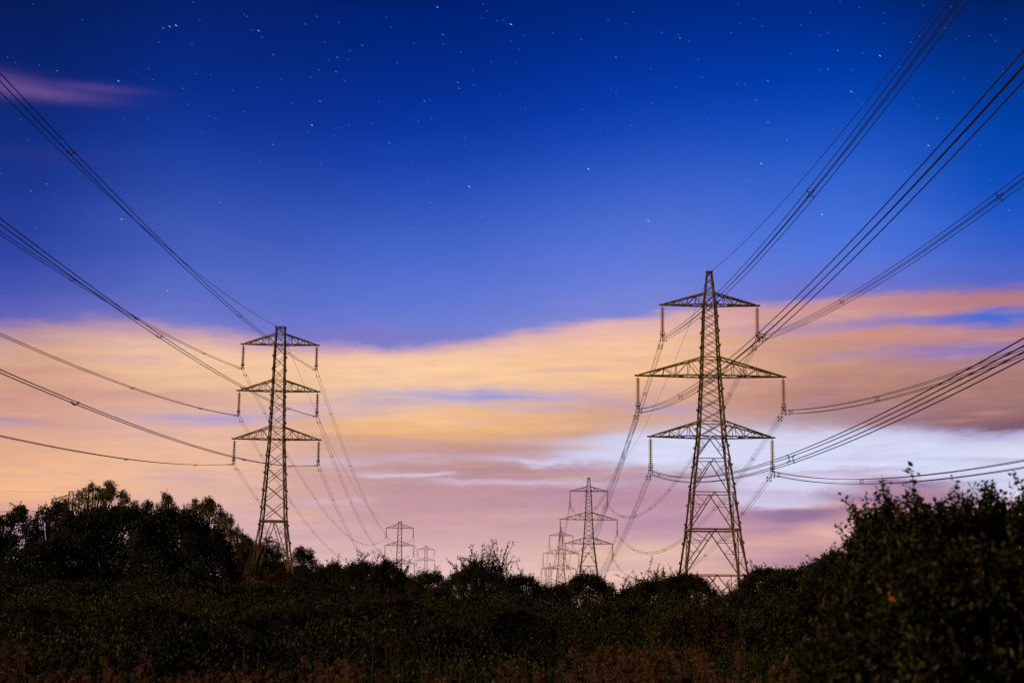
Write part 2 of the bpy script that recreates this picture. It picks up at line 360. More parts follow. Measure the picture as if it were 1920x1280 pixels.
def insulator(parent, x, z, length, discs, rad, quad, porc):
    mb = MB()
    pts = [(z, .03)]; top = z - .25; bot = z - length + .55; n = discs
    pts.append((top + .02, .03))
    for i in range(n):
        za = top - (top - bot) * i / n; zb = top - (top - bot) * (i + 1) / n; h = za - zb
        pts += [(za - .02 * h, .07), (za - .28 * h, .10), (za - .48 * h, rad), (za - .74 * h, rad * .94), (za - .80 * h, .07)]
    pts += [(bot, .04), (z - length + .1, .04)]
    ns = 10; b = len(mb.v)
    for zz, r in pts:
        for k in range(ns):
            a = 2 * math.pi * k / ns; mb.v.append((x + r * math.cos(a), r * math.sin(a), zz))
    for i in range(len(pts) - 1):
        for k in range(ns):
            k2 = (k + 1) % ns
            mb.f.append([b + i * ns + k, b + (i + 1) * ns + k, b + (i + 1) * ns + k2, b + i * ns + k2]); mb.mi.append(0)
    s = mb.build('insulator_string', porc, parent)
    rg = MB()                                                   # arcing ring: a racket-shaped loop round the lowest discs
    zc = bot + (.30 if quad else .12); rw, rh = (.34, .42) if quad else (.26, .22)
    loop = [(x + rw * math.cos(2 * math.pi * k / 14), 0, zc + rh * math.sin(2 * math.pi * k / 14)) for k in range(15)]
    rg.tube(loop, .035, 5)
    loop = [(x + rw * math.cos(2 * math.pi * k / 14), rw * math.sin(2 * math.pi * k / 14), zc - rh * .55) for k in range(15)]
    rg.tube(loop, .035, 5)
    rg.bar((x - rw, 0, zc - rh * .55), (x + rw, 0, zc - rh * .55), .05)
    rg.build('arcing_ring', FIT, s)
    yk = MB(); zb = z - length
    hs = .25 if quad else .2
    yk.bar((x - hs - .06, 0, zb + hs + .05), (x + hs + .06, 0, zb + hs + .05), .07, .12)
    yk.bar((x, 0, zb + .55), (x, 0, zb - .1), .08)
    for sx in (-1, 1):
        yk.bar((x + sx * hs, 0, zb + hs + .1), (x + sx * hs, 0, zb - (hs if quad else 0) - .08), .07)
        for zz in ((hs, -hs) if quad else (0,)):
            yk.bar((x + sx * hs, -.3, zb + zz), (x + sx * hs, .3, zb + zz), .09)
    yk.build('yoke_plate', FIT, s)
    return s

def crossarm(parent, s, zb, zt, span, wb, wt, cw, steel, nseg):
    mb = MB(); hb, ht = wb / 2, wt / 2
    tip = Vector((s * span, 0, zb)); 
    B = [[], []]; T = [[], []]
    for q, sy in enumerate((-1, 1)):
        b0 = Vector((s * hb, sy * hb, zb)); t0 = Vector((s * ht, sy * ht, zt))
        b1 = tip + Vector((0, sy * .10, 0)); t1 = tip + Vector((-s * .25, sy * .10, .12))
        mb.bar(b0, b1, cw); mb.bar(t0, t1, cw)
        for i in range(nseg + 1):
            f = i / nseg
            B[q].append(b0.lerp(b1, f)); T[q].append(t0.lerp(t1, f))
        for i in range(1, nseg):
            mb.bar(B[q][i], T[q][i], cw * .5)
        for i in range(nseg - 1):
            if i % 2 == 0: mb.bar(T[q][i + 1], B[q][i], cw * .5)
            else: mb.bar(B[q][i + 1], T[q][i], cw * .5)
    for i in range(nseg):
        mb.bar(B[0][i], B[1][i + 1] if i % 2 else B[1][i], cw * .45)
        mb.bar(B[i % 2][i], B[1 - i % 2][i + 1], cw * .45)
        mb.bar(T[i % 2][i], T[1 - i % 2][i + 1], cw * .4)
    mb.bar(tip + Vector((-s * .55, 0, .02)), tip + Vector((s * .35, 0, .02)), .30, .22)   # tip plate
    mb.bar(tip + Vector((-s * .1, 0, .0)), tip + Vector((-s * .1, 0, -.28)), .1)            # hanger shackle
    return mb.build('crossarm', steel, parent)

def pylon(name, prof, arms, kpanels, xpanels, lattice_w, steel, spec):
    root = empty(name, (0, 0, 0))
    W = lambda z: interp(prof, z)
    H = prof[-1][0]
    for sx in (-1, 1):
        for sy in (-1, 1):
            mb = MB()
            for (z0, w0), (z1, w1) in zip(prof, prof[1:]):
                t = spec['leg0'] + (spec['leg1'] - spec['leg0']) * z0 / H
                mb.angle((sx * w0 / 2, sy * w0 / 2, z0), (sx * w1 / 2, sy * w1 / 2, z1), t, sx, sy)
            z = 3.0
            while z < H * .93:                                   # gusset plates and step bolts up the leg
                w = W(z) / 2
                w2 = W(z + .3) / 2; mb.bar((sx * w, sy * w, z), (sx * w2, sy * w2, z + .3), spec['leg0'] * 1.12)
                z += 2.7 if z < H * .6 else 2.1
            lg = mb.build('leg', steel, root)
            ft = MB(); w0 = prof[0][1] / 2
            ft.tube([(sx * w0, sy * w0, -1.2), (sx * w0, sy * w0, .25)], [.55, .38], 10)
            ft.build('concrete_foot', CONC, lg)
    mb = MB()
    def fp(face, u, z):
        h = W(z) / 2
        return (Vector((u * h, -h, z)), Vector((h, u * h, z)), Vector((-u * h, h, z)), Vector((-h, -u * h, z)))[face]
    xb = mb; mb = MB()
    for face in range(4):
        for (z0, z1, w, nred) in kpanels:
            top = fp(face, 0, z1)
            mb.bar(fp(face, -1, z1), fp(face, 1, z1), w)
            for s in (-1, 1):
                bt = fp(face, s, z0); mb.bar(top, bt, w)
                prevn = None
                for i in range(1, nred + 1):
                    f = i / (nred + 1)
                    dpt = top.lerp(bt, f); z = dpt.z; l = fp(face, s, z)
                    mb.bar(dpt, l, w * .55)
                    zn = z0 + (z1 - z0) * max(0, 1 - (i + 1) / (nred + 1)); 
                    if prevn is None: mb.bar(dpt, fp(face, s, z1 - (z1 - z0) * .02), w * .55)
                    else: mb.bar(dpt, prevn, w * .5)
                    prevn = l
    mb.build('leg_bracing', steel, root); mb = xb
    for face in range(4):
        for (z0, z1, n, w) in xpanels:
            # panels grow in proportion to the width of the body
            hs = [W(z0 + (z1 - z0) * (i + .5) / n) for i in range(n)]; tot = sum(hs); z = z0
            for i in range(n):
                zb = z + (z1 - z0) * hs[i] / tot
                mb.bar(fp(face, -1, z), fp(face, 1, zb), w); mb.bar(fp(face, 1, z), fp(face, -1, zb), w)
                z = zb
        for z in spec['rings']:
            mb.bar(fp(face, -1, z), fp(face, 1, z), lattice_w)
    for z in spec['plans']:
        h = W(z) / 2; mb.bar((-h, -h, z), (h, h, z), lattice_w * .8); mb.bar((-h, h, z), (h, -h, z), lattice_w * .8)
    mb.build('body_bracing', steel, root)
    if spec.get('belt'):
        bt = MB(); z, w = spec['belt']
        h = W(z) / 2
        for sy in (-1, 1):
            bt.bar((-h, sy * h, z), (h, sy * h, z), w * .7, w); bt.bar((sy * h, -h, z), (sy * h, h, z), w * .7, w)
        bt.build('belt_frame', steel, root)
    pk = MB(); h = W(H) / 2
    for sy in (-1, 1):
        pk.bar((-h - .1, sy * h, H), (h + .1, sy * h, H), .16); pk.bar((sy * h, -h, H), (sy * h, h, H), .16)
    pk.bar((0, -h - .25, H - .1), (0, h + .25, H - .1), .14)
    pk.build('earth_wire_peak', steel, root)
    for (zb, zt, sp, il) in arms:
        for s in (-1, 1):
            crossarm(root, s, zb, zt, sp, W(zb), W(zt), spec['arm'], steel, spec['nseg'])
    for (zb, zt, sp, il) in arms:
        for s in (-1, 1):
            insulator(root, s * sp - s * .1, zb - .1, il, spec['discs'], spec['disc_r'], spec['quad'], spec['porc'])
    return root

P6 = [(0, 10.5), (6.8, 8.7), (13, 7.0), (18.2, 5.9), (22.9, 4.7), (26.1, 3.9), (34.8, 2.8), (45.1, 1.9), (46.7, 1.5), (50, .8)]
ARM6 = [(45.1, 46.8, 6.9, 4.9), (34.8, 37.4, 10.44, 4.9), (26.1, 28.2, 8.7, 4.9)]
big = pylon('pylon', P6, ARM6,
            [(0, 6.8, .13, 2), (6.8, 13, .13, 3), (13, 18.2, .12, 2), (18.2, 22.9, .11, 2), (22.9, 26.1, .11, 1)],
            [(26.1, 28.2, 1, .10), (28.2, 34.8, 4, .09), (34.8, 37.4, 2, .09), (37.4, 45.1, 6, .08), (45.1, 46.8, 1, .07), (46.8, 50, 3, .07)],
            .11, STEEL, dict(leg0=.30, leg1=.20, rings=[26.1, 28.2, 34.8, 37.4, 45.1, 46.8], plans=[26.1, 34.8, 45.1],
                             belt=(13.05, .24), arm=.17, nseg=5, discs=14, disc_r=.30, quad=True, porc=PORC))
P2 = [(0, 6.4), (9.1, 3.95), (22, 2.5), (29.7, 2.05), (37.2, 1.75), (38.9, 1.6), (40, 1.5)]
ARM2 = [(37.2, 38.9, 5.95, 3.9), (29.7, 31.4, 6.3, 3.9), (22, 23.9, 6.75, 3.9)]
small = pylon('pylon', P2, ARM2, [(0, 9.1, .12, 4)],
              [(9.1, 22, 5, .09), (22, 23.9, 1, .08), (23.9, 29.7, 3, .08), (29.7, 31.4, 1, .08), (31.4, 37.2, 3, .08), (37.2, 38.9, 1, .07), (38.9, 40, 1, .07)],
              .10, STEEL2, dict(leg0=.26, leg1=.19, rings=[22, 23.9, 29.7, 31.4, 37.2, 38.9], plans=[9.1, 22, 29.7, 37.2],
                                belt=(9.1, .26), arm=.15, nseg=5, discs=12, disc_r=.26, quad=False, porc=PORC2))
GBIG, GSML = 'tall lattice pylons of the right-hand line', 'slimmer lattice pylons of the left-hand line'
bigs = [big, copy_tree(big), copy_tree(big), copy_tree(big)]
lb = ['tall lattice pylon with golden insulators, biggest and nearest of the right-hand line',
      'second lattice pylon of the right-hand line, standing behind a dome-shaped thorn bush',
      'third lattice pylon of the right-hand line, just left of the second',
      'farthest and faintest lattice pylon of the right-hand line, only its top above the hedge']
for o, p, l in zip(bigs, TR, lb):
    o.location = p; o.rotation_euler = (0, 0, -.0023); tag(o, l, 'pylon', GBIG)
smalls = [small, copy_tree(small), copy_tree(small), copy_tree(small)]
ls = ['lattice pylon with three near-equal crossarms, largest of the left-hand line, beside the dark trees',
      'small distant lattice pylon of the left-hand line, behind arching hawthorn twigs',
      'tiny faint lattice pylon, farthest of the left-hand line',
      'distant pylon with only its peak and one arm showing above the left trees']
for o, p, l in zip(smalls, TL + [TF], ls):
    o.location = p; o.rotation_euler = (0, 0, .0286); tag(o, l, 'pylon', GSML)
smalls[3].rotation_euler = (0, 0, .2); tag(smalls[3], group='pylon of another line beyond the trees')

# ------------------------------------------------------------------ conductors
OFF6 = {'E': (0, 49.85), 'TL': (-6.8, 40.1), 'TR': (6.8, 40.1), 'ML': (-10.34, 29.8), 'MR': (10.34, 29.8), 'BL': (-8.6, 21.1), 'BR': (8.6, 21.1)}
OFF2 = {'E': (0, 39.85), 'TL': (-5.85, 33.2), 'TR': (5.85, 33.2), 'ML': (-6.2, 25.7), 'MR': (6.2, 25.7), 'BL': (-6.65, 18.0), 'BR': (6.65, 18.0)}
def attach(base, off, rz):
    x, z = off
    return Vector((base.x + x * math.cos(rz), base.y + x * math.sin(rz), base.z + z))
ARMN = {'TL': 'top left', 'TR': 'top right', 'ML': 'middle left', 'MR': 'middle right', 'BL': 'bottom left', 'BR': 'bottom right'}
def span(p0, p1, sag, kind, label, group, n=70, rad=.02, spacers=(), dampers=True, ns=5):
    """kind: 4 = quad bundle, 2 = twin bundle, 1 = earth wire"""
    d = p1 - p0; L = d.length
    side = Vector((d.y, -d.x, 0)).normalized(); up = Vector((0, 0, 1))
    def P(s): return p0 + d * s - up * (4 * sag * s * (1 - s))
    offs = {4: [(-.25, -.25), (.25, -.25), (.25, .25), (-.25, .25)], 2: [(-.2, 0), (.2, 0)], 1: [(0, 0)]}[kind]
    if kind == 1:
        mb = MB(); mb.tube([P(i / n) for i in range(n + 1)], rad, ns)
        o = mb.build('earth_wire', WIRE); tag(o, label, 'earth wire', group); return o
    root = empty('conductor_bundle', p0); tag(root, label, 'power line', group)
    for a, b in offs:
        o_ = side * a + up * b
        mb = MB(); mb.tube([P(i / n) + o_ - p0 for i in range(n + 1)], rad, ns)
        w = mb.build('cable', WIRE, root)
        if dampers:
            for s_ in (3.0 / L, 1 - 3.0 / L):
                q = P(s_) + o_ - p0; dd = (P(s_ + .002) - P(s_)).normalized()
                dm = MB(); dm.bar(q - up * .02, q - up * .16, .05); q = q - up * .16
                dm.bar(q - dd * .28, q + dd * .28, .025)
                for e in (-1, 1): dm.bar(q + dd * (e * .18), q + dd * (e * .34), .10)
                dm.build('vibration_damper', FIT, w)
    for s_ in spacers:
        c = P(s_) - p0; sp = MB()
        if kind == 4:
            ring = [c + (side * math.cos(2 * math.pi * k / 12) + up * math.sin(2 * math.pi * k / 12)) * .15 for k in range(13)]
            sp.tube(ring, .03, 5)
            for a, b in offs:
                o_ = side * a + up * b
                sp.bar(c + o_ * .55, c + o_ * 1.08, .055)
                dd = (P(s_ + .003) - P(s_)).normalized(); sp.bar(c + o_ - dd * .12, c + o_ + dd * .12, .08)
        else:
            pts = [c + side * (-.2 + .4 * k / 8) - up * (.14 * math.sin(math.pi * k / 8)) for k in range(9)]
            sp.tube(pts, .04, 5)
            dd = (P(s_ + .003) - P(s_)).normalized()
            for e in (-1, 1): sp.bar(c + side * (.2 * e) - dd * .15, c + side * (.2 * e) + dd * .15, .09)
        sp.build('spacer', FIT, root)
    return root
def nearest_s(p0, p1, sag, pts):
    """places along the span that line up with the spacers counted in the photograph"""
    out = []
    for px, py in pts:
        best = min(((i / 900) for i in range(900)), key=lambda s: _dist(p0, p1, sag, s, px, py)); out.append(best)
    return out
def _dist(p0, p1, sag, s, px, py):
    q = p0 + (p1 - p0) * s; q = Vector((q.x, q.y, q.z - 4 * sag * s * (1 - s) - CAMZ))
    dd = q.dot(_f)
    if dd < 3: return 1e9
    return (960 + FPX * q.dot(_r) / dd - px) ** 2 + (640 - FPX * q.dot(_u) / dd - py) ** 2

def near_end(base, hd, L, dz_):
    return Vector((base.x - math.sin(hd) * L, base.y - math.cos(hd) * L, base.z + dz_))
R0 = near_end(TR[0], .0023, 307.6, 2.54); L0 = near_end(TL[0], -.0286, 391.4, -2.27)
SPR = {'TL': [(1521.9, 367)], 'ML': [(1276, 744.8), (1427, 625)], 'TR': [(1425, 629), (1578, 565.7), (1873, 371)], 'MR': [(1484, 775), (1645, 746)],
       'BL': [(1234, 893), (1311, 905), (1483.5, 860.5)], 'BR': [(1460, 895), (1615, 902.7)]}
SPL = {'TL': [(383, 660), (257, 596), (137, 521)], 'ML': [(376, 765.6), (247.5, 726)], 'BL': [(366.5, 871), (235.7, 858)], 'TR': [(451.6, 591), (540, 660), (135, 282.6)],
       'MR': [(453.6, 725.7), (541, 766), (300, 630)], 'BR': [(544, 872), (458, 860), (140.6, 754)]}
G1 = 'cables from the big right pylon passing overhead'; G2 = 'cables from the left pylon passing overhead'
for k in OFF6:
    a, b = attach(TR[0], OFF6[k], -.0023), attach(R0, OFF6[k], -.0023)
    if k == 'E': span(a, b, 9.7, 1, 'thin earth wire rising from the peak of the biggest right pylon', G1, 130, .03)
    else: span(a, b, 10.3, 4, 'four-cable bundle sweeping overhead from the %s arm of the biggest right pylon' % ARMN[k], G1, 130, .03, nearest_s(a, b, 10.3, SPR[k]))
    a, b = attach(TL[0], OFF2[k], .0286), attach(L0, OFF2[k], .0286)
    if k == 'E': span(a, b, 11.28, 1, 'thin earth wire rising from the peak of the largest left pylon', G2, 150, .03)
    else: span(a, b, 9.5, 2, 'twin cables sweeping overhead from the %s arm of the largest left pylon' % ARMN[k], G2, 150, .031, nearest_s(a, b, 9.5, SPL[k]))
RSAG = [12.6, 12.0, 9.5]
RN = ['first', 'second', 'third', 'fourth']
for i in range(3):
    L = (TR[i + 1] - TR[i]).length; m = int(L / 45)
    for k in OFF6:
        a, b = attach(TR[i], OFF6[k], -.0023), attach(TR[i + 1], OFF6[k], -.0023)
        g = 'cables strung between the %s and %s right pylons' % (RN[i], RN[i + 1])
        if k == 'E': span(a, b, RSAG[i] * .85, 1, 'thin earth wire slung from peak to peak of the %s and %s right pylons' % (RN[i], RN[i + 1]), g, 60, .024)
        else: span(a, b, RSAG[i], 4, 'four-cable bundle sagging between the %s arms of the %s and %s right pylons' % (ARMN[k], RN[i], RN[i + 1]), g, 60, .026,
                   [(3.5 / L)] + [(j + .6) / (m + .2) for j in range(m)] if i < 2 else [], i == 0, 4)
LSAG = [12.5, 12.5]
for i in range(2):
    L = (TL[i + 1] - TL[i]).length; m = int(L / 45)
    for k in OFF2:
        a, b = attach(TL[i], OFF2[k], .0286), attach(TL[i + 1], OFF2[k], .0286)
        g = 'cables strung between the %s and %s left pylons' % (RN[i], RN[i + 1])
        if k == 'E': span(a, b, LSAG[i] * .85, 1, 'thin earth wire slung from peak to peak of the %s and %s left pylons' % (RN[i], RN[i + 1]), g, 60, .024)
        else: span(a, b, LSAG[i], 2, 'twin cables sagging between the %s arms of the %s and %s left pylons' % (ARMN[k], RN[i], RN[i + 1]), g, 60, .027,
                   [(j + .6) / (m + .2) for j in range(m)] if i < 1 else [], i == 0, 4)
# the far-off line at the left edge runs away to the left
FE = Vector((TF.x - 330, TF.y - 130, TF.z + .5))
for k, s_ in (('E', 3.0), ('TL', 4.5), ('TR', 4.5)):
    a, b = attach(TF, OFF2[k], .2), attach(FE, OFF2[k], .2)
    lab = {'E': 'faint earth wire at the far left edge running from the peak above the trees', 'TL': 'faint twin cables at the far left edge from the visible arm above the trees',
           'TR': 'faint twin cables at the far left edge from the tree-hidden arm'}[k]
    span(a, b, s_, 1 if k == 'E' else 2, lab, 'wires of the distant line at the left edge', 40, .03, [], False, 4)

# ------------------------------------------------------------------ foliage
def leaf_mesh(name, P, size, rng, mats, parent=None, aspect=.62, lie=.35, mi=None, dirs=None):
    """one mesh of leaves: each a folded pointed blade of two triangles"""
    n = len(P)
    size = np.broadcast_to(np.asarray(size, float), (n,)) * rng.uniform(.5, 1.4, n)
    d = rng.normal(size=(n, 3)) if dirs is None else dirs + rng.normal(size=(n, 3)) * .6
    d /= np.linalg.norm(d, axis=1)[:, None] + 1e-9
    nrm = rng.normal(size=(n, 3)); nrm[:, 2] = np.abs(nrm[:, 2]) + lie
    s = np.cross(d, nrm); s /= np.linalg.norm(s, axis=1)[:, None] + 1e-9
    up = np.cross(s, d)
    L = size[:, None]; fold = up * L * .12
    v0 = P; v2 = P + d * L - up * L * .1
    mid = P + d * L * .45
    v1 = mid + s * L * aspect * .5 + fold; v3 = mid - s * L * aspect * .5 + fold
    V = np.stack([v0, v1, v2, v3], 1).reshape(-1, 3)
    idx = np.arange(n)[:, None] * 4
    F = np.concatenate([idx + np.array([[0, 1, 2]]), idx + np.array([[0, 2, 3]])], 1).reshape(-1)
    me = bpy.data.meshes.new(name)
    me.vertices.add(len(V)); me.vertices.foreach_set('co', V.astype(np.float32).ravel())
    me.loops.add(len(F)); me.loops.foreach_set('vertex_index', F.astype(np.int32))
    me.polygons.add(2 * n); me.polygons.foreach_set('loop_start', np.arange(0, 6 * n, 3, dtype=np.int32))
    me.polygons.foreach_set('loop_total', np.full(2 * n, 3, dtype=np.int32))
    for m in (mats if isinstance(mats, (list, tuple)) else [mats]): me.materials.append(m)
    if mi is not None: me.polygons.foreach_set('material_index', np.repeat(mi, 2).astype(np.int32))
    me.update(calc_edges=True); me.validate()
    o = bpy.data.objects.new(name, me); COL.objects.link(o)
    if parent is not None: o.parent = parent
    return o

def unit(rng, n, up=0.0):
    d = rng.normal(size=(n, 3)); d[:, 2] += up
    return d / (np.linalg.norm(d, axis=1)[:, None] + 1e-9)


_seed = [100]
def bush(name, cat, label, group, prof, Y, lmat, leaf, nleaf, cr0, dep=None, shoots=0, shoot_len=1.0, jag=.35, twig_r=.012, upright=1.6, fill=.3, low=.12, tall=1.0, rough=.5, tuft=False):
    """a tree or bush whose skyline follows prof (photo pixels taken back to distance Y): tapered trunk with limbs to each clump of the crown,
    leaf sprays on twigs round every clump through its whole depth, long leafy shoots breaking the outline"""
    _seed[0] += 1; rng = np.random.default_rng(_seed[0])
    W3 = [at(px, py, Y) for px, py in prof]
    X = np.array([p.x for p in W3]); cx = (X[0] + X[-1]) / 2; g = gz(cx, Y) - .05
    Z = np.array([p.z for p in W3]) - g; X = X - cx
    Wd = X[-1] - X[0]; Hm = Z.max(); dep = dep or min(Wd * .8, Hm * 1.2)
    root = empty(name, (cx, Y, g)); tag(root, label, cat, group)
    nc = int(np.clip(Wd * Hm / (cr0 * cr0) * 1.05, 16, 130))
    x = (np.arange(nc) + rng.random(nc)) / nc; rng.shuffle(x); x = X[0] + x * Wd
    cr = cr0 * rng.uniform(.6, 1.25, nc)
    zt = np.interp(x, X, Z)
    u = np.maximum(low, rng.random(nc)); u[::3] = 1.0
    z = np.maximum(cr * .4, (zt - cr * (.85 * tall + rough * rng.random(nc) - rough * .4)) * u)
    yy = rng.uniform(-1, 1, nc) * dep / 2 * np.sqrt(np.clip(1.02 - (z / Hm) ** 2, .06, 1))
    C = np.stack([x, yy, z], 1)
    tm = MB(); th = Hm
    t0 = Vector((rng.normal() * Wd * .03, 0, -.2)); tw = max(.02, Hm * .016); zc = float(np.interp(t0.x, X, Z))
    tm.tube([t0, Vector((t0.x + rng.normal() * .03 * Wd, 0, zc * .3)), Vector((t0.x + rng.normal() * .05 * Wd, rng.normal() * .03 * Wd, zc * .6)), Vector((t0.x + rng.normal() * .06 * Wd, 0, zc * .8))], [tw, tw * .8, tw * .5, tw * .2], 6)
    for i in range(nc):
        a_ = Vector((t0.x, 0, min(zc * .6, C[i][2] * rng.uniform(.2, .6)))); b_ = Vector(C[i]); m_ = a_.lerp(b_, .5) + Vector((0, 0, (rng.random() - .4) * .1 * Hm))
        tm.tube([a_, m_, b_], [Hm * .007, Hm * .005, Hm * .0025], 4)
    LP = []; LD = []; per = 16 if tuft else 9; ntw = max(4, int(nleaf / nc / per))
    for i in range(nc):
        dd = unit(rng, ntw, .25)
        ln = cr[i] * (rng.uniform(.5, 1.0, ntw) + jag * rng.random(ntw) ** 3)
        t = rng.uniform(.25, 1.0, (ntw, per)) ** .8
        if tuft: t = .72 + .3 * t; ln = cr[i] * rng.uniform(.35, 1.25, ntw)
        dd[:, 2] *= tall
        pos = C[i] + dd[:, None, :] * (ln[:, None] * t)[..., None] + rng.normal(size=(ntw, per, 3)) * leaf * (.75 if tuft else .9)
        pos[..., 2] -= (t ** 2) * ln[:, None] * .10
        LP.append(pos.reshape(-1, 3)); LD.append(np.repeat(dd, per, 0))
        for j in range(min(ntw, 10)):
            tm.tube([C[i], C[i] + dd[j] * ln[j] * .95], [twig_r, twig_r * .4], 3, cap=False)
    tops = np.where(u > .99)[0]
    for k in range(shoots):
        i = rng.choice(tops)
        st = C[i] + unit(rng, 1, .8)[0] * cr[i] * .6
        dr = unit(rng, 1, upright)[0]; dr[2] = abs(dr[2])
        ll = shoot_len * rng.uniform(.4, 1.0); bend = unit(rng, 1, -.4 if upright < 1.3 else .0)[0]
        ts = np.linspace(0, 1, 7); path = st + dr * (ll * ts)[:, None] + bend * (ll * .25 * ts ** 2)[:, None]
        tm.tube(path.tolist(), np.linspace(twig_r, twig_r * .35, 7).tolist(), 3, cap=False)
        nl = int(ll / leaf * 3.6); t = rng.uniform(.1, 1.0, nl); q = np.stack([np.interp(t, ts, path[:, m]) for m in range(3)], 1)
        LP.append(q + rng.normal(size=(nl, 3)) * leaf * .42); LD.append(unit(rng, nl, .5))
    nf = int(nleaf * fill)                                   # leaves through the inside of the crown
    if nf:
        x = rng.uniform(X[0], X[-1], nf); z = (np.interp(x, X, Z) - cr0 * .9) * rng.random(nf) ** .75
        y = rng.normal(size=nf) * dep * .2
        ok = z > 0; LP.append(np.stack([x, y, z], 1)[ok]); LD.append(unit(rng, int(ok.sum())))
    LP = np.concatenate(LP); LD = np.concatenate(LD)
    ok = LP[:, 2] > .02; LP = LP[ok]; LD = LD[ok]
    tm.build('trunk', BARK, root)
    leaf_mesh('crown', LP, leaf, rng, lmat, root, dirs=LD)
    return root

GT = 'trees massed at the left'; GH = 'thorn bushes of the hedgerow'; GP = 'trees behind the left pylon'
T = lambda label, prof, Y, m, leaf, n, cr, g=GT, **kw: bush('tree', 'tree', label, g, prof, Y, m, leaf, n, cr, **kw)
# left-hand trees, back to front
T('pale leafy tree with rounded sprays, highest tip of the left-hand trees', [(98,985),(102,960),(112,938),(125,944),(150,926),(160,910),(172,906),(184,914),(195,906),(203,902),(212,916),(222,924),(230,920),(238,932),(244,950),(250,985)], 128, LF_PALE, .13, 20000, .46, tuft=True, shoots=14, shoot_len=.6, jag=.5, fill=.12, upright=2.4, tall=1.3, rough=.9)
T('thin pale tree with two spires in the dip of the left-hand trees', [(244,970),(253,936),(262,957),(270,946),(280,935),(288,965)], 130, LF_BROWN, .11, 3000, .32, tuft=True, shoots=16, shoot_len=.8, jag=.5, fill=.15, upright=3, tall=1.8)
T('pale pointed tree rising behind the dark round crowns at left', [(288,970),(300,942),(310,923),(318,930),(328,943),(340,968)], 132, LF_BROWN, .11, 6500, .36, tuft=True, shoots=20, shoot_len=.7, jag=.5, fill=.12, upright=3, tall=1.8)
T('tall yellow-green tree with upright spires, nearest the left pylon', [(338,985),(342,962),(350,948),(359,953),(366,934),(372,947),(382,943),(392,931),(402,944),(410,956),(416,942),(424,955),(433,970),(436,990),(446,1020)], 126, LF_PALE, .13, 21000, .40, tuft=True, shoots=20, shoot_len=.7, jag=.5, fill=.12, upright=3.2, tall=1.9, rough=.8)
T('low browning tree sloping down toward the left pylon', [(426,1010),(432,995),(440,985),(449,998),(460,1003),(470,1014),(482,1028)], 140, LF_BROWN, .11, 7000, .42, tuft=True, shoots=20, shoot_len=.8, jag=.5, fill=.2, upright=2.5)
T('dark spreading tree low at the left edge', [(-260,985),(-150,992),(-60,990),(0,1000),(60,1012),(110,1030),(132,1065)], 86, LF_DARK, .14, 42000, .7, shoots=10, shoot_len=.6)
T('dark bushy tree at the extreme left edge', [(-90,1000),(-40,975),(-10,985),(15,968),(30,952),(45,951),(55,965),(64,985),(78,1020)], 96, LF_DARK, .13, 24000, .46, tuft=True, shoots=14, shoot_len=.6, jag=.5, rough=.9)
T('dark open-branched tree with sky showing through its crown', [(55,1000),(64,966),(72,972),(80,946),(88,948),(95,962),(104,948),(112,938),(122,950),(137,970)], 100, LF_DARK, .13, 9500, .40, tuft=True, shoots=16, shoot_len=.8, jag=.6, fill=.08, upright=2.4, tall=1.4, rough=.9)
T('broad dark round-topped tree in the middle of the left mass', [(88,1060),(105,1005),(130,975),(160,959),(187,950),(215,951),(240,954),(265,961),(285,973),(302,1000)], 88, LF_DARK, .13, 52000, .6, jag=.15, shoots=6, shoot_len=.4)
T('dark dome-crowned tree sloping down on its right side', [(252,1010),(275,972),(300,960),(330,957),(352,966),(375,978),(400,992),(416,1006),(425,1030),(434,1070)], 84, LF_DARK, .13, 52000, .6, jag=.15, shoots=6, shoot_len=.4)
# trees behind the left pylon
T('dark low tree just left of the left pylon legs', [(432,1040),(442,1022),(455,1012),(470,1011),(482,1018),(494,1040)], 262, LF_DARK, .22, 15000, 1.2, GP, shoots=6, shoot_len=1.2)
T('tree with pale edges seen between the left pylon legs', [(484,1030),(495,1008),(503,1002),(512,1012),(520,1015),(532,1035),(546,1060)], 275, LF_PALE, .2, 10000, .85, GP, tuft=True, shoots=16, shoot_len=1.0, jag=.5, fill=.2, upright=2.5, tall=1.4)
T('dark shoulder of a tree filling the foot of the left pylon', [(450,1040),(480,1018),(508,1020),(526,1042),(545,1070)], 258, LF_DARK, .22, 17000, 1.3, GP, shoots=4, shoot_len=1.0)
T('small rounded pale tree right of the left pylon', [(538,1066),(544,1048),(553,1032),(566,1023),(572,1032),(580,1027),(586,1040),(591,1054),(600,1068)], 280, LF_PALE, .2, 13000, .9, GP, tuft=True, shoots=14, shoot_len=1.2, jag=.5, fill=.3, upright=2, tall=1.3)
T('wide dark scrub behind the foot of the left pylon', [(425,1085),(450,1060),(490,1050),(530,1052),(570,1060),(615,1085)], 250, LF_DARK, .2, 26000, 1.1, GP, shoots=8, shoot_len=.8)
bush('shrub', 'shrub', 'rust-coloured shrub at the foot of the left pylon', 'reddish shrubs', [(470,1105),(490,1088),(515,1072),(535,1066),(552,1078),(575,1095)], 120, LF_RUST, .09, 20000, .5)
bush('shrub', 'shrub', 'small red-leaved shrub in the dark hollow below the biggest pylon', 'reddish shrubs', [(1304,1172),(1316,1151),(1330,1147),(1346,1170)], 23.5, LF_RED, .04, 2500, .12)
